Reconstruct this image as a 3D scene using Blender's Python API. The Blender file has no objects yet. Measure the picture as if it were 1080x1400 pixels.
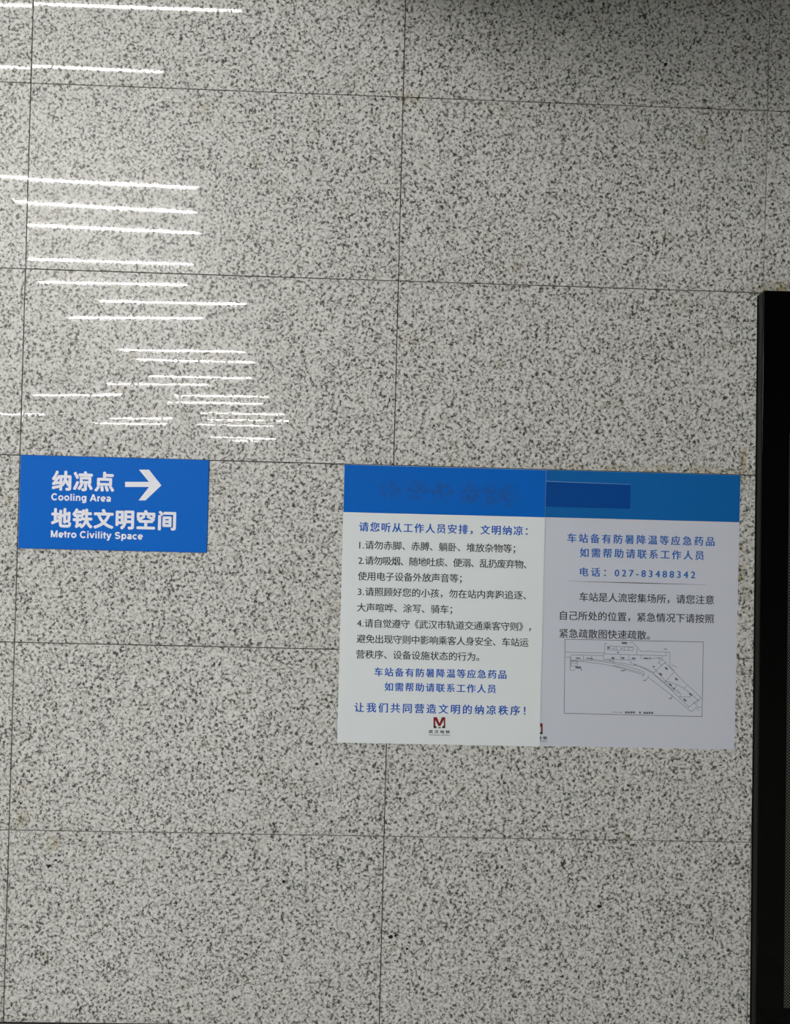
import bpy, bmesh, math, random
from mathutils import Matrix, Vector

sc = bpy.context.scene
COL = sc.collection

# ---------------------------------------------------------------- camera, exposure, world
cam_data = bpy.data.cameras.new('camera')
cam = bpy.data.objects.new('camera', cam_data)
COL.objects.link(cam)
cam_data.sensor_fit = 'VERTICAL'
cam_data.sensor_height = 36.0
cam_data.lens = 1060.0 / 1400.0 * 36.0
cam_data.clip_start = 0.05
cam_data.clip_end = 200
right = Vector((0.99941872, -0.02223458, 0.02584275))
down = Vector((0.02599872, 0.00675465, -0.99963916))
fwd = Vector((0.022052, 0.99972996, 0.00732879))
M = Matrix((right, -down, -fwd)).transposed().to_4x4()
M.translation = Vector((1.15262431, -2.51304076, 1.63048684))
cam.matrix_world = M
sc.camera = cam

sc.view_settings.view_transform = 'Standard'
sc.view_settings.look = 'None'
sc.view_settings.gamma = 1.0
sc.view_settings.use_curve_mapping = False
sc.view_settings.exposure = 1.83

world = bpy.data.worlds.new('world')
sc.world = world
world.use_nodes = True
world.node_tree.nodes['Background'].inputs[0].default_value = (0.9, 0.95, 1.0, 1)
world.node_tree.nodes['Background'].inputs[1].default_value = 0.0

LAMP_STRENGTH = 150.0
LAMP_COLOR = (1.0, 0.985, 0.94, 1)
LAMP_Z = 5.2
CEILING_Z = 5.6

# ---------------------------------------------------------------- measured data (metres on the wall plane)
LAMPS = [
    (-2.4, -3.021, 0.088, -3.001),
    (-2.4, -3.786, -0.691, -3.806),
    (-3.2, -5.958, -0.917, -6.045),
    (-3.2, -6.638, -1.111, -6.751),
    (-3.357, -7.349, -1.216, -7.435),
    (-3.954, -8.708, -1.581, -8.7),
    (-4.272, -9.805, -1.919, -9.7),
    (-3.695, -10.818, -1.157, -10.715),
    (-4.678, -12.025, -2.141, -11.767),
    (-4.676, -14.797, -1.849, -14.62),
    (-4.614, -15.848, -1.835, -15.746),
    (-4.975, -18.074, -2.256, -17.924),
    (-6.635, -19.538, -3.581, -19.107),
    (-9.754, -22.123, -6.807, -21.504),
    (-5.152, -21.338, -2.271, -21.012),
    (-5.777, -22.832, -2.685, -22.608),
    (-5.228, -25.329, -2.25, -25.077),
    (-13.736, -27.158, -11.54, -27.008),
    (-9.249, -27.681, -6.681, -27.215),
    (-5.496, -27.255, -2.28, -26.943),
    (-10.559, -29.596, -7.232, -29.108),
    (-6.163, -28.953, -2.938, -28.851),
    (-6.837, -33.97, -3.748, -34.129),
    (-6.363, -35.563, -4.788, -35.298),
]

LEFT_BLUE = [
    ('请您听从工作人员安排，文明纳凉：', 1.0928, 1.6407, 1.5979, 0.0303),
    ('车站备有防暑降温等应急药品', 1.1544, 1.5834, 1.1306, 0.0279),
    ('如需帮助请联系工作人员', 1.1885, 1.5502, 1.0834, 0.0279),
    ('让我们共同营造文明的纳凉秩序！', 1.0930, 1.6479, 1.0151, 0.0307),
]
LEFT_BLACK = [
    ('1.请勿赤脚、赤膊、躺卧、堆放杂物等；', 1.0950, 1.6017, 1.5394, 0.0289),
    ('2.请勿吸烟、随地吐痰、便溺、乱扔废弃物、', 1.0931, 1.6394, 1.4893, 0.0289),
    ('使用电子设备外放声音等；', 1.0931, 1.4301, 1.4387, 0.0289),
    ('3.请照顾好您的小孩，勿在站内奔跑追逐、', 1.0944, 1.6406, 1.3887, 0.0289),
    ('大声喧哗、涂写、骑车；', 1.0931, 1.4016, 1.3375, 0.0288),
    ('4.请自觉遵守《武汉市轨道交通乘客守则》，', 1.0944, 1.6590, 1.2869, 0.0288),
    ('避免出现守则中影响乘客人身安全、车站运', 1.0944, 1.6523, 1.2363, 0.0288),
    ('营秩序、设备设施状态的行为。', 1.0944, 1.4933, 1.1864, 0.0288),
]
RIGHT_BLUE = [
    ('车站备有防暑降温等应急药品', 1.7708, 2.2554, 1.5788, 0.0300),
    ('如需帮助请联系工作人员', 1.8125, 2.2216, 1.5322, 0.0300),
    ('电话：027-83488342', 1.8147, 2.1942, 1.4694, 0.0293),
]
RIGHT_BLACK = [
    ('车站是人流密集场所，请您注意', 1.8147, 2.2578, 1.3880, 0.0305),
    ('自己所处的位置，紧急情况下请按照', 1.7530, 2.2592, 1.3264, 0.0304),
    ('紧急疏散图快速疏散。', 1.7524, 2.0498, 1.2682, 0.0304),
]
SIGN_BIG = [
    ('纳凉点', 0.1055, 0.3046, 1.7201, 0.0615),
    ('地铁文明空间', 0.1063, 0.5047, 1.6007, 0.0610),
]
SIGN_SMALL = [
    ('Cooling Area', 0.1056, 0.2943, 1.6692, 0.0230),
    ('Metro Civility Space', 0.1065, 0.3989, 1.5505, 0.0230),
]
EMBLEM_TEXT = [
    ('武汉地铁', 1.3354, 1.4036, 0.9417, 0.0102),
    ('WUHAN METRO', 1.3357, 1.4044, 0.9313, 0.0038),
]

MAP_LINES = [
    [(1.7735, 1.2088), (1.7945, 1.2075), (1.9016, 1.2075), (1.9027, 1.2399), (1.9092, 1.2396)],
    [(1.9104, 1.2304), (1.9968, 1.229), (1.9947, 1.2183), (1.9107, 1.2179), (1.9104, 1.2304)],
    [(1.9393, 1.2301), (1.9396, 1.2176)],
    [(1.9655, 1.2297), (1.9658, 1.2182)],
    [(1.9804, 1.2296), (1.9807, 1.218)],
    [(1.9847, 1.2441), (1.9941, 1.2443), (2.0123, 1.2248), (2.0205, 1.2157), (2.0415, 1.2157), (2.0484, 1.2186), (2.0555, 1.2155), (2.1164, 1.2155), (2.1175, 1.1682), (2.1318, 1.1555)],
    [(2.0076, 1.2247), (2.0081, 1.2038)],
    [(1.8984, 1.2051), (2.0044, 1.2037), (2.1049, 1.2032), (2.1023, 1.2142)],
    [(1.8984, 1.2051), (1.8988, 1.1875), (1.9628, 1.1866)],
    [(1.7923, 1.1991), (1.8972, 1.1991)],
    [(1.8333, 1.1991), (1.8337, 1.1824)],
    [(1.8599, 1.1983), (1.8603, 1.1811)],
    [(1.7739, 1.1917), (1.7892, 1.1921), (1.7903, 1.15), (1.8061, 1.1494)],
    [(1.7923, 1.1991), (1.7932, 1.1612)],
    [(1.7928, 1.1797), (1.8137, 1.1801), (1.8141, 1.1644), (1.7932, 1.163)],
    [(1.793, 1.1718), (1.8139, 1.1723)],
    [(1.7928, 1.1783), (1.8371, 1.1779), (1.8978, 1.1713), (1.94, 1.1644), (1.9682, 1.1566), (2.0011, 1.1472), (2.0316, 1.1385), (2.0348, 1.1432), (1.9681, 1.1603), (1.9305, 1.1683)],
    [(1.7927, 1.1829), (1.8602, 1.183), (1.921, 1.1764), (1.9679, 1.1682), (2.0055, 1.1584), (2.0337, 1.1488)],
    [(1.8602, 1.1867), (1.9209, 1.1811), (1.9771, 1.173), (2.0052, 1.169), (2.0335, 1.1604), (2.0619, 1.1447), (2.0999, 1.1168), (2.1286, 1.0915)],
    [(1.9957, 1.1758), (2.024, 1.1662), (2.0665, 1.1472)],
    [(2.0316, 1.1385), (2.0285, 1.1325)],
    [(2.048, 1.1375), (2.0436, 1.1258), (2.0307, 1.12)],
    [(2.0482, 1.1306), (2.0815, 1.1072), (2.1243, 1.0756), (2.1577, 1.0494), (2.1911, 1.0223), (2.2072, 1.0365), (2.2168, 1.0275)],
    [(2.0667, 1.1402), (2.1, 1.1131), (2.1287, 1.0882), (2.1837, 1.037)],
    [(2.091, 1.201), (2.0912, 1.1917), (2.1247, 1.1577), (2.1559, 1.1282), (2.1941, 1.0942), (2.2238, 1.067), (2.2045, 1.0504)],
    [(2.0619, 1.1447), (2.0916, 1.1732), (2.0774, 1.1798), (2.0912, 1.1917)],
    [(2.0916, 1.1732), (2.1054, 1.1828)],
    [(2.0662, 1.1611), (2.1022, 1.1224), (2.1476, 1.0817)],
    [(2.1, 1.1154), (2.1296, 1.1485)],
    [(2.1045, 1.1216), (2.1375, 1.1116), (2.1659, 1.0983), (2.2137, 1.0599)],
    [(2.1287, 1.0882), (2.1422, 1.1094)],
    [(2.1659, 1.0983), (2.1751, 1.1077)],
    [(2.1525, 1.0702), (2.1853, 1.0709), (2.1944, 1.0803)],
    [(2.1814, 1.036), (2.2136, 1.0645)],
    [(2.1974, 1.0549), (2.2156, 1.0367), (2.2245, 1.0378)],
    [(2.1426, 1.0932), (2.1546, 1.0795), (2.1526, 1.0679)],
    [(1.9554, 1.2027), (1.9558, 1.1865)],
    [(1.982, 1.2023), (1.9824, 1.1861)],
    [(2.0217, 1.2018), (2.022, 1.1902)],
    [(1.9301, 1.1859), (1.9327, 1.1767)],
    [(1.9628, 1.1866), (2.0048, 1.1875)],
    [(2.0421, 1.1907), (2.0794, 1.1961), (2.0888, 1.194)],
    [(2.1229, 1.1739), (2.1409, 1.1659)],
    [(1.9566, 1.1518), (1.9729, 1.153)],
    [(1.9681, 1.1603), (1.9673, 1.152)],
    [(2.1199, 1.0649), (2.1268, 1.0673), (2.1252, 1.0757)],
    [(1.9305, 1.0161), (1.9631, 1.0158)],
    [(2.0951, 1.2252), (2.1077, 1.2236)],
]
MAP_MARKS = [
    (2.1059, 1.1619, 0.0111, 0.0056, -40),
    (2.0876, 1.143, 0.0111, 0.0056, -40),
    (2.1395, 1.1279, 0.0111, 0.0056, -40),
    (2.1203, 1.1089, 0.0111, 0.0056, -40),
    (2.1322, 1.0971, 0.0083, 0.0046, -30),
    (2.1874, 1.0793, 0.0111, 0.0056, -40),
    (2.1691, 1.0603, 0.0111, 0.0056, -40),
    (2.0642, 1.167, 0.0065, 0.0046, 0),
    (1.93, 1.1919, 0.0093, 0.006, 0),
    (1.9626, 1.1926, 0.0093, 0.0056, 0),
    (1.9977, 1.1925, 0.0121, 0.0046, 0),
    (2.0374, 1.1933, 0.0139, 0.0046, 0),
    (2.0504, 1.1941, 0.0046, 0.0042, 0),
    (2.0818, 1.1943, 0.0046, 0.0037, 0),
    (1.9459, 1.2108, 0.006, 0.0042, 0),
    (1.9208, 1.1843, 0.0042, 0.0032, 0),
    (1.8158, 1.189, 0.0148, 0.0037, 0),
    (1.8531, 1.1889, 0.0213, 0.0032, 0),
    (1.9661, 1.2418, 0.0176, 0.0065, 0),
    (1.8166, 1.1589, 0.0185, 0.0065, 0),
    (1.8275, 1.1518, 0.0046, 0.0037, 0),
    (1.9152, 1.2249, 0.0074, 0.0056, 0),
    (1.9302, 1.2234, 0.0065, 0.0019, 0),
    (1.9572, 1.224, 0.0074, 0.0019, 0),
    (1.9875, 1.2284, 0.0074, 0.0023, 0),
    (1.9622, 1.1514, 0.0111, 0.0028, 0),
    (2.0353, 1.1215, 0.0093, 0.0019, 0),
    (2.1208, 1.0644, 0.0093, 0.0023, 0),
    (2.1011, 1.2253, 0.0083, 0.0019, 0),
    (1.9886, 1.1788, 0.0056, 0.0028, 0),
    (2.0028, 1.1722, 0.0046, 0.0028, 0),
    (1.9771, 1.0161, 0.007, 0.007, 0),
    (1.9855, 1.0163, 0.007, 0.0065, 0),
    (1.9944, 1.0165, 0.007, 0.007, 0),
    (2.0028, 1.0166, 0.0065, 0.0065, 0),
    (2.0224, 1.0166, 0.006, 0.0065, 0),
    (2.0373, 1.016, 0.007, 0.0065, 0),
    (2.0457, 1.0161, 0.007, 0.0065, 0),
    (2.0542, 1.0163, 0.007, 0.0065, 0),
    (2.0626, 1.0165, 0.0065, 0.0065, 0),
]
ARROW = [(0.3386, 1.7231), (0.4146, 1.7251), (0.3817, 1.7635), (0.4135, 1.7644), (0.4545, 1.7151), (0.4052, 1.6653), (0.3831, 1.6647), (0.415, 1.7088), (0.3391, 1.7068)]
LEGEND_ARROW = [(1.9598, 1.0176), (1.9659, 1.0159), (1.9599, 1.0139)]
EMBLEM_RED = [(1.3495, 0.9887), (1.3606, 0.989), (1.3694, 0.9698), (1.3767, 0.9893), (1.3878, 0.9895), (1.3885, 0.9624), (1.3834, 0.9623), (1.383, 0.9797), (1.3724, 0.9602), (1.3668, 0.9601), (1.3557, 0.9792), (1.3562, 0.9617), (1.3502, 0.9616)]
EMBLEM_DARK = [[(1.3502, 0.9616), (1.3562, 0.9617), (1.3604, 0.9581), (1.3605, 0.9535), (1.3504, 0.9533)], [(1.3885, 0.9624), (1.3834, 0.9623), (1.3784, 0.9585), (1.3785, 0.9539), (1.3887, 0.9541)], [(1.3642, 0.9559), (1.3697, 0.9574), (1.3753, 0.9561), (1.3739, 0.9538), (1.3656, 0.9536)]]
DIVIDER = [(1.7755, 1.4386), (2.2297, 1.4376)]
MAP_FRAME = [(1.7715, 1.2495), (2.2253, 1.251), (2.2269, 1.0078), (1.7747, 1.0092)]
EMBLEM_SHIFT = (0.3174, -0.0140)
FILL_LAMPS = [(-5.4, -2.6, -2.6000000000000005, -2.6), (-5.4, -3.4, -2.6000000000000005, -3.4), (-6.4, -5.6, -3.6000000000000005, -5.6), (-6.6, -6.3, -3.8, -6.3), (-7.0, -7.0, -4.2, -7.0), (-8.4, -2.6, -5.6000000000000005, -2.6), (-8.4, -3.4, -5.6000000000000005, -3.4)]  # unseen lamps added for fill light, not measured


# ---------------------------------------------------------------- materials
def srgb(r, g, b):
    f = lambda c: c / 12.92 if c <= 0.04045 else ((c + 0.055) / 1.055) ** 2.4
    return (f(r / 255), f(g / 255), f(b / 255), 1)

def mat(name, color, rough=0.5, spec=0.5, metal=0.0):
    m = bpy.data.materials.new(name)
    m.use_nodes = True
    b = m.node_tree.nodes['Principled BSDF']
    b.inputs['Base Color'].default_value = color
    b.inputs['Roughness'].default_value = rough
    b.inputs['Specular IOR Level'].default_value = spec
    b.inputs['Metallic'].default_value = metal
    return m

class NT:
    def __init__(s, m):
        s.t = m.node_tree
        s.b = s.t.nodes['Principled BSDF']
    def n(s, kind, **kw):
        x = s.t.nodes.new(kind)
        for k, v in kw.items():
            setattr(x, k, v)
        return x
    def l(s, a, b):
        s.t.links.new(a, b)
    def math(s, op, a, b=None, c=None, clamp=False):
        x = s.n('ShaderNodeMath', operation=op, use_clamp=clamp)
        for i, v in enumerate((a, b, c)):
            if v is None:
                continue
            if isinstance(v, (int, float)):
                x.inputs[i].default_value = v
            else:
                s.l(v, x.inputs[i])
        return x.outputs[0]
    def ramp(s, fac, stops, interp='LINEAR'):
        r = s.n('ShaderNodeValToRGB')
        r.color_ramp.interpolation = interp
        e = r.color_ramp.elements
        while len(e) < len(stops):
            e.new(0.5)
        for el, (p, c) in zip(e, stops):
            el.position = p
            el.color = c if len(c) == 4 else (*c, 1)
        s.l(fac, r.inputs[0])
        return r.outputs[0]
    def mix(s, fac, a, b, blend='MIX'):
        x = s.n('ShaderNodeMix', data_type='RGBA', blend_type=blend)
        for sock, v in ((x.inputs[0], fac), (x.inputs[6], a), (x.inputs[7], b)):
            if isinstance(v, (int, float)):
                sock.default_value = v
            elif isinstance(v, tuple):
                sock.default_value = v
            else:
                s.l(v, sock)
        return x.outputs[2]
    def noise(s, vec, scale, detail=2.0, rough=0.5, dist=0.0):
        x = s.n('ShaderNodeTexNoise')
        x.inputs['Scale'].default_value = scale
        x.inputs['Detail'].default_value = detail
        x.inputs['Roughness'].default_value = rough
        x.inputs['Distortion'].default_value = dist
        s.l(vec, x.inputs['Vector'])
        return x.outputs[0]

def box_mask(k, xyz, x, z, hx, hz, soft):
    """1 inside an ellipse-ish patch of wall centred on (x, z)"""
    ax = k.math('DIVIDE', k.math('SUBTRACT', xyz[0], x), hx)
    az = k.math('DIVIDE', k.math('SUBTRACT', xyz[2], z), hz)
    d = k.math('ADD', k.math('MULTIPLY', ax, ax), k.math('MULTIPLY', az, az))
    return k.math('MULTIPLY', k.math('SUBTRACT', 1.0, d, clamp=True), soft, clamp=True)

def granite_material():
    m = mat('polished_speckled_granite', (0.5, 0.5, 0.48, 1), 0.03, 0.3)
    k = NT(m)
    tc = k.n('ShaderNodeTexCoord')
    at = k.n('ShaderNodeAttribute', attribute_name='panel_shift')
    add = k.n('ShaderNodeVectorMath', operation='ADD')
    k.l(tc.outputs['Object'], add.inputs[0])
    k.l(at.outputs['Vector'], add.inputs[1])
    rot = k.n('ShaderNodeVectorRotate', rotation_type='EULER_XYZ')
    rot.inputs['Rotation'].default_value = (0.62, 0.47, 0.83)
    k.l(add.outputs[0], rot.inputs['Vector'])
    v = rot.outputs[0]
    n1 = k.noise(v, 108, 2.0, 0.58, 0.3)
    n2 = k.noise(v, 290, 1.0, 0.5)
    n3 = k.noise(v, 9, 3.0, 0.6)
    n4 = k.noise(v, 60, 1.0, 0.5)
    f = k.math('ADD', k.math('MULTIPLY', n1, 0.78), k.math('MULTIPLY', n2, 0.22))
    f = k.math('ADD', f, k.math('MULTIPLY', k.math('SUBTRACT', n3, 0.5), 0.06))
    f = k.math('ADD', f, k.math('MULTIPLY', k.math('SUBTRACT', n4, 0.5), 0.10))
    base = k.ramp(f, [(0.365, GR_DARK), (0.424, GR_MID), (0.466, GR_LIGHT), (0.60, GR_PALE)])
    # iron stains in the stone
    sep = k.n('ShaderNodeSeparateXYZ')
    k.l(tc.outputs['Object'], sep.inputs[0])
    xyz = sep.outputs
    st = None
    for a in ((2.346, 1.83, 0.014, 0.075, 1.2), (2.344, 1.50, 0.016, 0.11, 1.5), (2.45, 2.412, 0.10, 0.030, 1.6),
              (2.05, 1.81, 0.45, 0.02, 0.7), (1.22, 2.995, 0.05, 0.03, 0.8), (0.14, 0.56, 0.03, 0.03, 0.8)):
        q = box_mask(k, xyz, *a)
        st = q if st is None else k.math('MAXIMUM', st, q)
    nb = k.ramp(k.noise(v, 38, 2.0, 0.6), [(0.40, (0, 0, 0)), (0.60, (1, 1, 1))])
    st = k.math('MULTIPLY', st, nb)
    blot = k.ramp(k.noise(v, 14, 2.0, 0.5), [(0.66, (0, 0, 0)), (0.80, (0.5, 0.5, 0.5))])
    st = k.math('MAXIMUM', st, blot)
    col = k.mix(k.math('MULTIPLY', st, 0.95), base, STAIN, 'MULTIPLY')
    k.l(col, k.b.inputs['Base Color'])
    # the dark minerals polish a little less than the pale ones
    ro = k.ramp(f, [(0.38, (0.050,) * 3), (0.50, (0.015,) * 3)])
    k.l(ro, k.b.inputs['Coat Roughness'])
    k.l(k.ramp(f, [(0.37, (0.12,) * 3), (0.50, (0.58,) * 3)]), k.b.inputs['Coat Weight'])
    k.b.inputs['Roughness'].default_value = 0.34
    k.b.inputs['Specular IOR Level'].default_value = 0.30
    bump = k.n('ShaderNodeBump')
    bump.inputs['Strength'].default_value = 1.0
    bump.inputs['Distance'].default_value = 0.000002
    k.l(k.noise(v, 5.5, 1.0, 0.5), bump.inputs['Height'])
    k.l(bump.outputs[0], k.b.inputs['Coat Normal'])
    return m

GR_DARK = (0.036, 0.036, 0.032, 1)
GR_MID = (0.20, 0.20, 0.187, 1)
GR_LIGHT = (0.425, 0.425, 0.405, 1)
GR_PALE = (0.66, 0.66, 0.64, 1)
STAIN = (0.62, 0.52, 0.30, 1)

m_granite = granite_material()
m_joint = mat('dark_joint', (0.03, 0.03, 0.028, 1), 0.9, 0.1)
m_fleck = mat('black_mineral', (0.018, 0.018, 0.016, 1), 0.25)
m_floor = mat('polished_floor_stone', (0.32, 0.32, 0.31, 1), 0.06)
k = NT(m_floor)
tc = k.n('ShaderNodeTexCoord')
k.l(k.ramp(k.noise(tc.outputs['Object'], 90, 2), [(0.38, (0.3, 0.3, 0.29)), (0.52, (0.68, 0.68, 0.66))]), k.b.inputs['Base Color'])
m_ceiling = mat('dark_ceiling_paint', (0.07, 0.07, 0.07, 1), 0.8, 0.2)
m_plaster = mat('grey_wall_panels', (0.28, 0.28, 0.28, 1), 0.6, 0.3)
m_white_metal = mat('white_lamp_metal', (0.75, 0.75, 0.74, 1), 0.4)
m_cord = mat('steel_cord', (0.3, 0.3, 0.3, 1), 0.4, 0.5, 1.0)

m_lamp = bpy.data.materials.new('lamp_diffuser')
m_lamp.use_nodes = True
b = m_lamp.node_tree.nodes['Principled BSDF']
b.inputs['Base Color'].default_value = (0.9, 0.9, 0.9, 1)
b.inputs['Emission Color'].default_value = LAMP_COLOR
b.inputs['Emission Strength'].default_value = LAMP_STRENGTH

m_lamp_dim = m_lamp.copy()
m_lamp_dim.name = 'lamp_diffuser_dimmed_row'
m_lamp_dim.node_tree.nodes['Principled BSDF'].inputs['Emission Strength'].default_value = LAMP_STRENGTH * 0.16

m_sign_blue = mat('sign_blue', (0.0, 0.125, 0.56, 1), 0.6, 0.12)
m_sign_white = mat('sign_white_print', (0.80, 0.81, 0.88, 1), 0.6, 0.12)
m_sign_edge = mat('sign_edge', (0.0, 0.03, 0.12, 1), 0.5, 0.3)
m_paper = mat('poster_white', (0.71, 0.76, 0.78, 1), 0.6, 0.12)
m_paper_cool = mat('poster_cool_white', (0.56, 0.59, 0.67, 1), 0.6, 0.12)
m_paper_edge = mat('poster_edge', (0.80, 0.81, 0.80, 1), 0.6, 0.3)
m_head_cool = mat('poster_header_dull_blue', (0.004, 0.115, 0.37, 1), 0.6, 0.12)
m_sticker = mat('sticker_blue', (0.0, 0.055, 0.27, 1), 0.6, 0.12)
m_edge_highlight = mat('sticker_edge_highlight', (0.18, 0.34, 0.62, 1), 0.4, 0.4)  # paler blue paints the highlight along the sticker's top edge
m_blue_ink = mat('blue_ink', (0.004, 0.095, 0.46, 1), 0.5, 0.3)
m_blue_ink_dull = mat('blue_ink_dull', (0.014, 0.115, 0.43, 1), 0.5, 0.3)
m_black_ink = mat('black_ink', (0.028, 0.033, 0.040, 1), 0.5, 0.3)
m_grey_ink = mat('grey_ink', (0.11, 0.12, 0.14, 1), 0.5, 0.3)
m_red_ink = mat('emblem_red', (0.19, 0.006, 0.01, 1), 0.5, 0.3)
m_dark_ink = mat('emblem_dark', (0.022, 0.024, 0.022, 1), 0.5, 0.3)

# header of the left poster: plain blue with the rubbed-out remains of a title
m_head = mat('poster_header_blue', (0.0, 0.115, 0.50, 1), 0.6, 0.12)
k = NT(m_head)
tc = k.n('ShaderNodeTexCoord')
sep = k.n('ShaderNodeSeparateXYZ')
k.l(tc.outputs['Object'], sep.inputs[0])
sm = None
for i, x in enumerate((1.193, 1.278, 1.360, 1.452, 1.522, 1.575)):
    q = box_mask(k, sep.outputs, x, 1.722 - 0.002 * i, 0.042, 0.040, 1.6)
    sm = q if sm is None else k.math('MAXIMUM', sm, q)
sm = k.math('MULTIPLY', sm, k.ramp(k.noise(tc.outputs['Object'], 70, 3, 0.6), [(0.42, (0, 0, 0)), (0.62, (1, 1, 1))]))
k.l(k.mix(k.math('MULTIPLY', sm, 0.75), (0.0, 0.115, 0.50, 1), (0.02, 0.075, 0.26, 1)), k.b.inputs['Base Color'])

m_totem_side = mat('charcoal_metal', (0.012, 0.0125, 0.0125, 1), 0.55, 0.3)
m_totem_glass = mat('black_glass', (0.0012, 0.0012, 0.0012, 1), 0.12, 0.15)
m_totem_gap_shadow = mat('gap_shadow_black', (0.002, 0.002, 0.002, 1), 0.8, 0.1)  # black standing in for the shadow in the gap behind the cabinet

m_dots = mat('staggered_dots', (0.002, 0.002, 0.002, 1), 0.5, 0.2)
k = NT(m_dots)
tc = k.n('ShaderNodeTexCoord')
sep = k.n('ShaderNodeSeparateXYZ')
k.l(tc.outputs['Object'], sep.inputs[0])
W = math.pi / 0.0051
sx = k.math('SINE', k.math('MULTIPLY', sep.outputs[0], W))
sz = k.math('SINE', k.math('MULTIPLY', sep.outputs[2], W))
d = k.math('MULTIPLY', sx, sz)
k.l(k.ramp(d, [(0.15, (0.002, 0.002, 0.002)), (0.55, (0.16, 0.16, 0.145))]), k.b.inputs['Base Color'])

# ---------------------------------------------------------------- mesh helpers
def link(name, me, m=None, parent=None):
    o = bpy.data.objects.new(name, me)
    COL.objects.link(o)
    if m is not None:
        for mm in (m if isinstance(m, (list, tuple)) else [m]):
            me.materials.append(mm)
    if parent is not None:
        o.parent = parent
    return o

def thing(name, label, cat, loc=(0, 0, 0), group=None):
    o = bpy.data.objects.new(name, None)
    COL.objects.link(o)
    o.empty_display_size = 0.1
    o.location = loc
    o['label'] = label
    o['category'] = cat
    if group:
        o['group'] = group
    return o

def add_box(bm, x0, x1, y0, y1, z0, z1, mi=0):
    vs = [bm.verts.new(p) for p in ((x0, y0, z0), (x1, y0, z0), (x1, y1, z0), (x0, y1, z0),
                                    (x0, y0, z1), (x1, y0, z1), (x1, y1, z1), (x0, y1, z1))]
    out = []
    for q in ((0, 1, 5, 4), (1, 2, 6, 5), (2, 3, 7, 6), (3, 0, 4, 7), (4, 5, 6, 7), (3, 2, 1, 0)):
        f = bm.faces.new([vs[i] for i in q])
        f.material_index = mi
        out.append(f)
    return out

def to_mesh(bm, name):
    bmesh.ops.recalc_face_normals(bm, faces=bm.faces[:])
    me = bpy.data.meshes.new(name)
    bm.to_mesh(me)
    bm.free()
    return me

def box(name, m, parent, x0, x1, y0, y1, z0, z1, bevel=0.0, off=(0, 0, 0)):
    bm = bmesh.new()
    add_box(bm, x0 - off[0], x1 - off[0], y0 - off[1], y1 - off[1], z0 - off[2], z1 - off[2])
    if bevel:
        bmesh.ops.bevel(bm, geom=bm.edges[:], offset=bevel, segments=2, profile=0.5, affect='EDGES')
    return link(name, to_mesh(bm, name), m, parent)

def prism(bm, pts, y, t, mi=0):
    """polygon on the wall plane (x, z), front face at y, thickness t towards the wall"""
    fr = [bm.verts.new((x, y, z)) for x, z in pts]
    bk = [bm.verts.new((x, y + t, z)) for x, z in pts]
    bm.faces.new(fr).material_index = mi
    n = len(pts)
    for i in range(n):
        bm.faces.new((fr[i], fr[(i + 1) % n], bk[(i + 1) % n], bk[i])).material_index = mi

def flat(bm, pts, y, mi=0):
    f = bm.faces.new([bm.verts.new((x, y, z)) for x, z in pts])
    f.normal_update()
    if f.normal.y > 0:
        f.normal_flip()
    f.material_index = mi
    return f

def flat_mesh(bm, name):
    me = bpy.data.meshes.new(name)
    bm.to_mesh(me)
    bm.free()
    return me

def stroke(bm, pts, w, y, cap=0.35):
    for (x0, z0), (x1, z1) in zip(pts, pts[1:]):
        d = Vector((x1 - x0, z1 - z0))
        if d.length < 1e-6:
            continue
        d.normalize()
        e = d * (w * cap)
        nx, nz = -d.y * w / 2, d.x * w / 2
        flat(bm, [(x0 + nx - e.x, z0 + nz - e.y), (x0 - nx - e.x, z0 - nz - e.y), (x1 - nx + e.x, z1 - nz + e.y), (x1 + nx + e.x, z1 + nz + e.y)], y)

# ---------------------------------------------------------------- lettering
def raw_text(body, spacing, offset):
    cu = bpy.data.curves.new('text', 'FONT')
    cu.body = body
    if len(body) > 1 and body[1] == '.':
        cu.body_format[0].kerning = 3
        cu.body_format[1].kerning = 12
    cu.size = 1.0
    cu.resolution_u = 3
    cu.space_character = spacing
    cu.offset = offset
    cu.fill_mode = 'FRONT'
    o = bpy.data.objects.new('text', cu)
    COL.objects.link(o)
    dg = bpy.context.evaluated_depsgraph_get()
    dg.update()
    me = bpy.data.meshes.new_from_object(o.evaluated_get(dg), depsgraph=dg)
    bpy.data.objects.remove(o)
    bpy.data.curves.remove(cu)
    xs = [v.co.x for v in me.vertices]
    ys = [v.co.y for v in me.vertices]
    return me, min(xs), max(xs), min(ys), max(ys)

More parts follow.
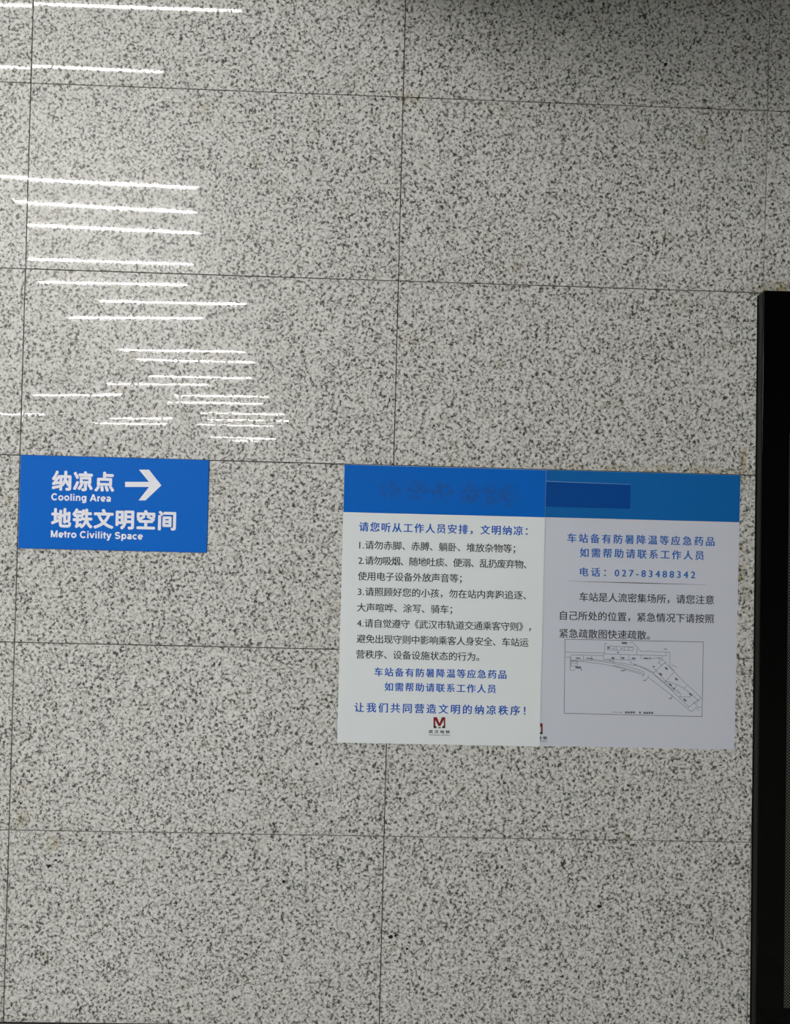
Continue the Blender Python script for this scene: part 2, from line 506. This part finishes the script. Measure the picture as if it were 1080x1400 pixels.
REF = {}
def lettering(name, spec, m, parent, y, bold=0.0, latin=False):
    """one printed line; bold thickens the strokes by laying shifted copies of the outlines over each other"""
    body, xl, xr, zc, h = spec
    key = 'C' if latin else '国'
    if key not in REF:
        r = raw_text(key, 1.0, 0)
        REF[key] = (r[3], r[4])
        bpy.data.meshes.remove(r[0])
    lo, hi = REF[key]
    s = h * (1.0 if latin or bold > 0.02 else 0.95) / (hi - lo + 2 * bold)
    want = (xr - xl) / s - 2 * bold
    a = raw_text(body, 1.0, 0)
    c = raw_text(body, 1.2, 0)
    w1, w2 = a[2] - a[1], c[2] - c[1]
    sp = 1.0 + 0.2 * (want - w1) / (w2 - w1)
    bpy.data.meshes.remove(a[0])
    bpy.data.meshes.remove(c[0])
    sp = max(0.8, min(1.0 if latin else 1.6, sp))
    me, x0, x1, y0, y1 = raw_text(body, sp, 0)
    fx = want / (x1 - x0)
    mid = (lo + hi) / 2
    verts = [(v.co.x, v.co.y) for v in me.vertices]
    polys = [tuple(p.vertices) for p in me.polygons]
    bpy.data.meshes.remove(me)
    if bold > 0.027:
        sh = [(0, 0)] + [(math.cos(math.radians(t)), math.sin(math.radians(t))) for t in range(0, 360, 45)]
    elif bold > 0:
        sh = [(0, 0), (-1, 0), (1, 0), (0, 0.45), (0, -0.45)]
    else:
        sh = [(0, 0)]
    V, Fs = [], []
    for i, (dx, dz) in enumerate(sh):
        n0 = len(V)
        V += [(xl + ((vx - x0 + bold + dx * bold) * fx) * s, y - i * 0.000008, zc + (vy - mid + dz * bold) * s) for vx, vy in verts]
        Fs += [tuple(n0 + j for j in p) for p in polys]
    me = bpy.data.meshes.new(name)
    me.from_pydata(V, [], Fs)
    me.update()
    return link(name, me, m, parent)

def arc(cx, cz, rx, rz, a0, a1, n=14):
    return [(cx + rx * math.cos(math.radians(a0 + (a1 - a0) * i / n)), cz + rz * math.sin(math.radians(a0 + (a1 - a0) * i / n))) for i in range(n + 1)]

# bold grotesque letters as centre lines, (advance, strokes); cap height 0.716, x-height 0.52, stroke 0.15
S2 = 0.075
GLYPH = {
    ' ': (0.278, []),
    'C': (0.722, [arc(0.385, 0.358, 0.27, 0.300, 42, 318)]),
    'A': (0.722, [[(0.08, 0.0), (0.361, 0.716)], [(0.642, 0.0), (0.361, 0.716)], [(0.19, 0.22), (0.53, 0.22)]]),
    'M': (0.833, [[(0.145, 0.0), (0.145, 0.716)], [(0.688, 0.0), (0.688, 0.716)], [(0.165, 0.68), (0.416, 0.03)], [(0.668, 0.68), (0.416, 0.03)]]),
    'S': (0.667, [arc(0.333, 0.505, 0.20, 0.145, 25, 270, 12) + arc(0.333, 0.205, 0.22, 0.150, 90, -155, 12)]),
    'o': (0.611, [arc(0.305, 0.26, 0.20, 0.205, 0, 360, 20)]),
    'c': (0.556, [arc(0.295, 0.26, 0.195, 0.205, 45, 315)]),
    'e': (0.556, [arc(0.285, 0.26, 0.195, 0.205, 0, 312), [(0.12, 0.245), (0.45, 0.245)]]),
    'a': (0.556, [arc(0.27, 0.355, 0.16, 0.110, 160, 0, 8) + [(0.43, 0.0)], arc(0.24, 0.145, 0.13, 0.09, 75, 290, 9) + [(0.42, 0.16), (0.42, 0.27)] + [(0.27, 0.235)]]),
    'g': (0.611, [arc(0.275, 0.26, 0.17, 0.205, 0, 360, 20), [(0.475, 0.52), (0.475, -0.02)] + arc(0.29, -0.03, 0.185, 0.115, 0, -150, 9)]),
    'p': (0.611, [arc(0.335, 0.26, 0.17, 0.205, 0, 360, 20), [(0.135, 0.52), (0.135, -0.2)]]),
    'n': (0.611, [[(0.14, 0.0), (0.14, 0.52)], arc(0.31, 0.32, 0.165, 0.145, 170, 0, 8) + [(0.475, 0.0)]]),
    'r': (0.389, [[(0.14, 0.0), (0.14, 0.52)], arc(0.31, 0.27, 0.16, 0.19, 165, 78, 6)]),
    'l': (0.278, [[(0.139, 0.0), (0.139, 0.716)]]),
    'i': (0.278, [[(0.139, 0.0), (0.139, 0.52)], [(0.139, 0.61), (0.139, 0.716)]]),
    't': (0.333, [[(0.16, 0.66), (0.16, 0.13)] + arc(0.245, 0.14, 0.085, 0.075, 190, 280, 5), [(0.02, 0.455), (0.31, 0.455)]]),
    'v': (0.556, [[(0.08, 0.52), (0.278, 0.03)], [(0.476, 0.52), (0.278, 0.03)]]),
    'y': (0.556, [[(0.08, 0.52), (0.278, 0.03)], [(0.476, 0.52), (0.23, -0.12), (0.09, -0.135)]]),
}
def ribbon(bm, pts, w, y):
    """one continuous mitred band along a centre line"""
    closed = math.hypot(pts[0][0] - pts[-1][0], pts[0][1] - pts[-1][1]) < 1e-6
    P = [Vector(p) for p in (pts[:-1] if closed else pts)]
    P = [q for i, q in enumerate(P) if i == 0 or (q - P[i - 1]).length > 1e-6]
    n = len(P)
    lo, hi = [], []
    for i in range(n):
        a = P[i] - P[i - 1] if (i > 0 or closed) else P[1] - P[0]
        b = P[(i + 1) % n] - P[i] if (i < n - 1 or closed) else P[-1] - P[-2]
        a.normalize()
        b.normalize()
        na, nb = Vector((-a.y, a.x)), Vector((-b.y, b.x))
        m_ = na + nb
        m_ = na if m_.length < 1e-4 else m_.normalized()
        k_ = (w / 2) / max(0.5, m_.dot(na))
        lo.append(bm.verts.new((P[i].x - m_.x * k_, y, P[i].y - m_.y * k_)))
        hi.append(bm.verts.new((P[i].x + m_.x * k_, y, P[i].y + m_.y * k_)))
    for i in range(n if closed else n - 1):
        j = (i + 1) % n
        f = bm.faces.new((lo[i], lo[j], hi[j], hi[i]))
        f.normal_update()
        if f.normal.y > 0:
            f.normal_flip()

def sign_letters(name, spec, m, parent, y):
    body, xl, xr, zc, h = spec
    s = h / 0.74
    total = sum(GLYPH[c][0] for c in body) - 0.11
    fx = (xr - xl) / (total * s)
    bm = bmesh.new()
    x = -0.055
    n = 0
    for c in body:
        adv, strokes = GLYPH[c]
        for st_ in strokes:
            pts = [(xl + (x + px) * s * fx, zc + (pz - 0.358) * s) for px, pz in st_]
            ribbon(bm, pts, 0.15 * s, y - (n % 3) * 0.00002)
            n += 1
        x += adv
    return link(name, flat_mesh(bm, name), m, parent)

# ---------------------------------------------------------------- room shell
def shell(name, m, x0, x1, y0, y1, z0, z1):
    o = box(name, m, None, x0, x1, y0, y1, z0, z1)
    o['kind'] = 'structure'
    return o

XW, XE, YB = -15.0, 13.0, -44.0
FLOOR_Z = -0.018
shell('floor', m_floor, XW, XE, YB, 0.06, FLOOR_Z - 0.1, FLOOR_Z)
shell('ceiling', m_ceiling, XW, XE, YB, 0.06, CEILING_Z, CEILING_Z + 0.1)
shell('wall_back', m_plaster, XW, XE, YB - 0.1, YB, FLOOR_Z, CEILING_Z)
shell('wall_left', m_plaster, XW - 0.1, XW, YB, 0.06, FLOOR_Z, CEILING_Z)
shell('wall_right', m_plaster, XE, XE + 0.1, YB, 0.06, FLOOR_Z, CEILING_Z)

# unseen block added above to shade the upper right part of the wall
shell('shade_block_1', m_ceiling, 0.75, XE, -2.0, 0.0, 3.50, CEILING_Z)

# granite wall: slabs 1.2 x 0.6 m with open joints, each a hair out of plane
rng = random.Random(5)
bm = bmesh.new()
shift = bm.faces.layers.float_vector.new('panel_shift')
TILT = {(-1, 5): 0.0016, (-1, 4): -0.0012, (-1, 3): 0.0006}
GAP = 0.0013
for c in range(-12, 10):
    for r in range(0, 10):
        x0, x1 = c * 1.2, (c + 1) * 1.2
        z0, z1 = r * 0.6, (r + 1) * 0.6
        if r == 0:
            z0 = -0.0125
        tx = rng.uniform(-0.0003, 0.0003)
        tz = TILT.get((c, r), rng.uniform(-0.0003, 0.0003))
        jog = rng.uniform(0, 0.0005)
        sh = (rng.uniform(-50, 50), rng.uniform(-50, 50), rng.uniform(-50, 50))
        cx, cz = (x0 + x1) / 2, (z0 + z1) / 2
        def P(x, z, y):
            return bm.verts.new((x, y + jog + (x - cx) * tx + (z - cz) * tz, z))
        a, b_ = GAP, GAP + 0.0008
        fr = [P(x0 + b_, z0 + b_, 0), P(x1 - b_, z0 + b_, 0), P(x1 - b_, z1 - b_, 0), P(x0 + b_, z1 - b_, 0)]
        ed = [P(x0 + a, z0 + a, 0.0008), P(x1 - a, z0 + a, 0.0008), P(x1 - a, z1 - a, 0.0008), P(x0 + a, z1 - a, 0.0008)]
        bk = [bm.verts.new((v.co.x, 0.02, v.co.z)) for v in ed]
        fs = [bm.faces.new(fr)]
        for i in range(4):
            j = (i + 1) % 4
            fs.append(bm.faces.new((fr[i], ed[i], ed[j], fr[j])))
            fs.append(bm.faces.new((ed[i], bk[i], bk[j], ed[j])))
        for f in fs:
            f[shift] = sh
bmesh.ops.recalc_face_normals(bm, faces=bm.faces[:])
for f in bm.faces:
    c_ = f.calc_center_median()
    if abs(f.normal.y) > 0.9 and f.normal.y > 0:
        f.normal_flip()
for f in add_box(bm, XW, XE, 0.0195, 0.06, FLOOR_Z, CEILING_Z, 1):
    f[shift] = (0, 0, 0)
# black mineral flecks in the stone
for (x, z, s) in ((0.1302, 0.4874, 0.0055), (0.8807, 0.45, 0.0052), (1.2294, 0.2764, 0.0062), (1.9044, 0.3853, 0.0062),
                  (2.0578, 3.14, 0.006), (0.151, 0.507, 0.004), (1.283, 0.239, 0.004), (1.245, 0.281, 0.0035), (0.036, 0.686, 0.0035)):
    n = 9
    pts = []
    for i in range(n):
        a = 2 * math.pi * i / n
        q = s * rng.uniform(0.75, 1.4)
        pts.append((x + q * math.cos(a) * 1.1, z + q * math.sin(a)))
    flat(bm, pts, -0.0007, 2)
o = link('wall_front', flat_mesh(bm, 'wall_front'), [m_granite, m_joint, m_fleck])
o['kind'] = 'structure'

shell('gap_shade_front', m_joint, XW, XE, 0.0015, 0.018, FLOOR_Z, -0.0127)  # black strip put in to darken the gap below the slabs

# ---------------------------------------------------------------- wayfinding sign
sg = thing('direction_sign', 'blue rectangular sign with white arrow and Cooling Area lettering on granite wall', 'sign', (0.305, 0, 1.502))
OFF = sg.location.copy()
def under(o, root):
    o.matrix_parent_inverse = Matrix.Translation(-root.location)
    return o
bm = bmesh.new()
add_box(bm, 0.0042, 0.6050, -0.0040, 0.001, 1.5020, 1.8004)
bmesh.ops.bevel(bm, geom=bm.edges[:], offset=0.0007, segments=2, affect='EDGES')
me = to_mesh(bm, 'plate')
under(link('plate', me, m_sign_blue, sg), sg)
for t in SIGN_BIG:
    under(lettering('lettering', t, m_sign_white, sg, -0.0043, 0.037), sg)
for t in SIGN_SMALL:
    under(sign_letters('lettering', t, m_sign_white, sg, -0.0043), sg)
bm = bmesh.new()
flat(bm, ARROW, -0.0043)
under(link('arrow', flat_mesh(bm, 'arrow'), m_sign_white, sg), sg)

# ---------------------------------------------------------------- posters
def sheet(root, m, x0, x1, z0, z1, y0, y1, bulge=0.0):
    nx, nz = 14, 20
    bm = bmesh.new()
    V = [[None] * (nz + 1) for _ in range(nx + 1)]
    for i in range(nx + 1):
        for j in range(nz + 1):
            u, w = i / nx, j / nz
            V[i][j] = bm.verts.new((x0 + (x1 - x0) * u, y0, z0 + (z1 - z0) * w))
    for i in range(nx):
        for j in range(nz):
            bm.faces.new((V[i][j], V[i + 1][j], V[i + 1][j + 1], V[i][j + 1]))
    rim = [V[i][0] for i in range(nx + 1)] + [V[nx][j] for j in range(1, nz + 1)] + \
          [V[i][nz] for i in range(nx - 1, -1, -1)] + [V[0][j] for j in range(nz - 1, 0, -1)]
    bk = [bm.verts.new((v.co.x, y1, v.co.z)) for v in rim]
    n = len(rim)
    for i in range(n):
        bm.faces.new((rim[i], rim[(i + 1) % n], bk[(i + 1) % n], bk[i]))
    bm.faces.new(bk)
    return under(link('sheet', to_mesh(bm, 'sheet'), m, root), root)

def emblem(root, dx, dz, y):
    mv = lambda pts: [(x + dx, z + dz) for x, z in pts]
    bm = bmesh.new()
    flat(bm, mv(EMBLEM_RED), y, 0)
    for q in EMBLEM_DARK:
        flat(bm, mv(q), y, 1)
    under(link('emblem', flat_mesh(bm, 'emblem'), [m_red_ink, m_dark_ink], root), root)
    for (s, xl, xr, zc, h), bold in zip(EMBLEM_TEXT, (0.03, 0.02)):
        under(lettering('emblem_text', (s, xl + dx, xr + dx, zc + dz, h), m_dark_ink, root, y, bold, s[0] == 'W'), root)

# wide poster, its left half covered by the newer one
YR = -0.0016
pr = thing('notice_poster', 'cool grey poster with evacuation map and phone number, right of the rules poster', 'poster', (2.02, 0, 0.9022))
sheet(pr, m_paper_cool, 1.062, 2.3362, 0.9022, 1.7992, YR, -0.0006)
box_o = box('header_band', m_head_cool, pr, 1.0625, 2.3357, YR - 0.0002, YR - 0.00005, 1.6447, 1.7987)
under(box_o, pr)
for t in RIGHT_BLUE:
    under(lettering('printed_text', t, m_blue_ink_dull, pr, YR - 0.0003, 0.0268), pr)
for t in RIGHT_BLACK:
    under(lettering('printed_text', t, m_black_ink, pr, YR - 0.0003, 0.014), pr)
bm = bmesh.new()
L0, L1 = DIVIDER
mx, mz = (L0[0] + L1[0]) / 2, (L0[1] + L1[1]) / 2
flat(bm, [(L0[0], L0[1] + 0.0003), (L0[0], L0[1] - 0.0003), (mx, mz - 0.0016), (L1[0], L1[1] - 0.0003), (L1[0], L1[1] + 0.0003), (mx, mz + 0.0016)], YR - 0.0003)
under(link('divider_line', flat_mesh(bm, 'divider_line'), m_grey_ink, pr), pr)
bm = bmesh.new()
F = MAP_FRAME
stroke(bm, F + [F[0]], 0.0018, YR - 0.0003)
for l in MAP_LINES:
    stroke(bm, l, 0.0013, YR - 0.0004)
for x, z, w, h, a in MAP_MARKS:
    ca, sa = math.cos(math.radians(a)), math.sin(math.radians(a))
    flat(bm, [(x + ca * u * w / 2 - sa * v * h / 2, z + sa * u * w / 2 + ca * v * h / 2) for u, v in ((-1, -1), (1, -1), (1, 1), (-1, 1))], YR - 0.0005)
flat(bm, LEGEND_ARROW, YR - 0.0005)
under(link('evacuation_map', flat_mesh(bm, 'evacuation_map'), m_grey_ink, pr), pr)['label'] = 'line drawing of the station in a thin frame'
emblem(pr, EMBLEM_SHIFT[0], EMBLEM_SHIFT[1], YR - 0.0003)

YL = -0.0042
pl = thing('notice_poster', 'white rules poster with bright blue header carrying a rubbed-out title', 'poster', (1.37, 0, 0.9005))
sheet(pl, [m_paper], 1.0405, 1.6965, 0.9008, 1.7982, YL, YL + 0.0016)
under(box('header_band', m_head, pl, 1.0409, 1.6961, YL - 0.0002, YL - 0.00005, 1.6442, 1.7978), pl)
for t in LEFT_BLUE:
    under(lettering('printed_text', t, m_blue_ink, pl, YL - 0.0003, 0.0268), pl)
for t in LEFT_BLACK:
    under(lettering('printed_text', t, m_black_ink, pl, YL - 0.0003, 0.014), pl)
emblem(pl, 0, 0, YL - 0.0003)

st = thing('sticker', 'dark blue rectangular sticker pasted over the title on the dull blue header', 'sticker', (1.834, YR, 1.68))
bm = bmesh.new()
prism(bm, [(1.690, 1.6795), (1.9737, 1.6796), (1.9737, 1.7586), (1.690, 1.7614)], YR - 0.0016, 0.0013)
under(link('film', to_mesh(bm, 'film'), m_sticker, st), st)
bm = bmesh.new()
prism(bm, [(1.690, 1.7609), (1.9741, 1.7581), (1.9741, 1.7591), (1.690, 1.7625)], YR - 0.0019, 0.0016)
under(link('curled_edge', to_mesh(bm, 'curled_edge'), m_edge_highlight, st), st)['label'] = 'curled upper edge with its highlight painted pale'

# ---------------------------------------------------------------- black display cabinet leaning at the right edge
DEP = 0.024
tot = thing('display_cabinet', 'tall black display cabinet with dotted glass against the wall, cut by the right edge', 'cabinet', (2.4112, 0, FLOOR_Z))
H = 2.404 - FLOOR_Z
box('housing', m_totem_side, tot, 0.0, 1.0, -DEP + 0.004, -0.0015, 0.0, H - 0.0105, 0.0015)
box('front_glass', m_totem_glass, tot, 0.0065, 0.9935, -DEP, -DEP + 0.0039, 0.006, H - 0.004, 0.001)
box('rear_gap_shadow', m_totem_gap_shadow, tot, -0.0035, 1.003, -0.0014, -0.0003, 0.0, H - 0.014)  # thin black sheet drawn as the gap shadow against the wall
box('dot_screen', m_dots, tot, 0.0955, 0.90, -DEP - 0.0006, -DEP - 0.0001, 0.095, 1.955)
tot.rotation_euler = (0, -0.0123, 0)

# ---------------------------------------------------------------- lamps
def lamp_meshes(L):
    w = 0.020
    bm = bmesh.new()
    add_box(bm, 0, L, -w, w, 0.006, 0.055)
    bmesh.ops.bevel(bm, geom=bm.edges[:], offset=0.003, segments=1, affect='EDGES')
    hs = to_mesh(bm, 'housing')
    bm = bmesh.new()
    add_box(bm, 0.004, L - 0.004, -LAMP_W / 2, LAMP_W / 2, -0.001, 0.0058)
    df = to_mesh(bm, 'diffuser')
    bm = bmesh.new()
    bmesh.ops.create_cone(bm, cap_ends=True, segments=8, radius1=0.002, radius2=0.002, depth=CEILING_Z - LAMP_Z - 0.055)
    cd = to_mesh(bm, 'cord')
    return hs, df, cd

LAMP_W = 0.014
ORD = 'first second third fourth fifth sixth seventh eighth ninth tenth eleventh twelfth thirteenth fourteenth fifteenth sixteenth seventeenth eighteenth nineteenth twentieth twenty-first twenty-second twenty-third twenty-fourth twenty-fifth twenty-sixth'.split()
def lamp(x0, y0, x1, y1, label, group, m=None):
    L = math.hypot(x1 - x0, y1 - y0)
    root = thing('linear_lamp', label, 'lamp', (x0, y0, LAMP_Z), group)
    root.rotation_euler = (0, 0, math.atan2(y1 - y0, x1 - x0))
    hs, df, cd = lamp_meshes(L)
    link('housing', hs, m_white_metal, root)
    link('diffuser', df, m or m_lamp, root)
    for t in (0.15, 0.85):
        o = link('cord', cd.copy() if t > 0.5 else cd, m_cord, root)
        o.location = (L * t, 0, 0.055 + (CEILING_Z - LAMP_Z - 0.055) / 2)
    return root
for i, q in enumerate(LAMPS):
    lamp(*q, 'slim white ceiling lamp seen as the %s streak from the top in the polished wall' % ORD[i], 'ceiling lamps reflected in the wall', m_lamp_dim if i < 2 else None)
for q in FILL_LAMPS:
    lamp(*q, 'unseen slim white lamp added for fill light', 'added fill lamps out of view', m_lamp_dim if q[1] > -4.5 else None)
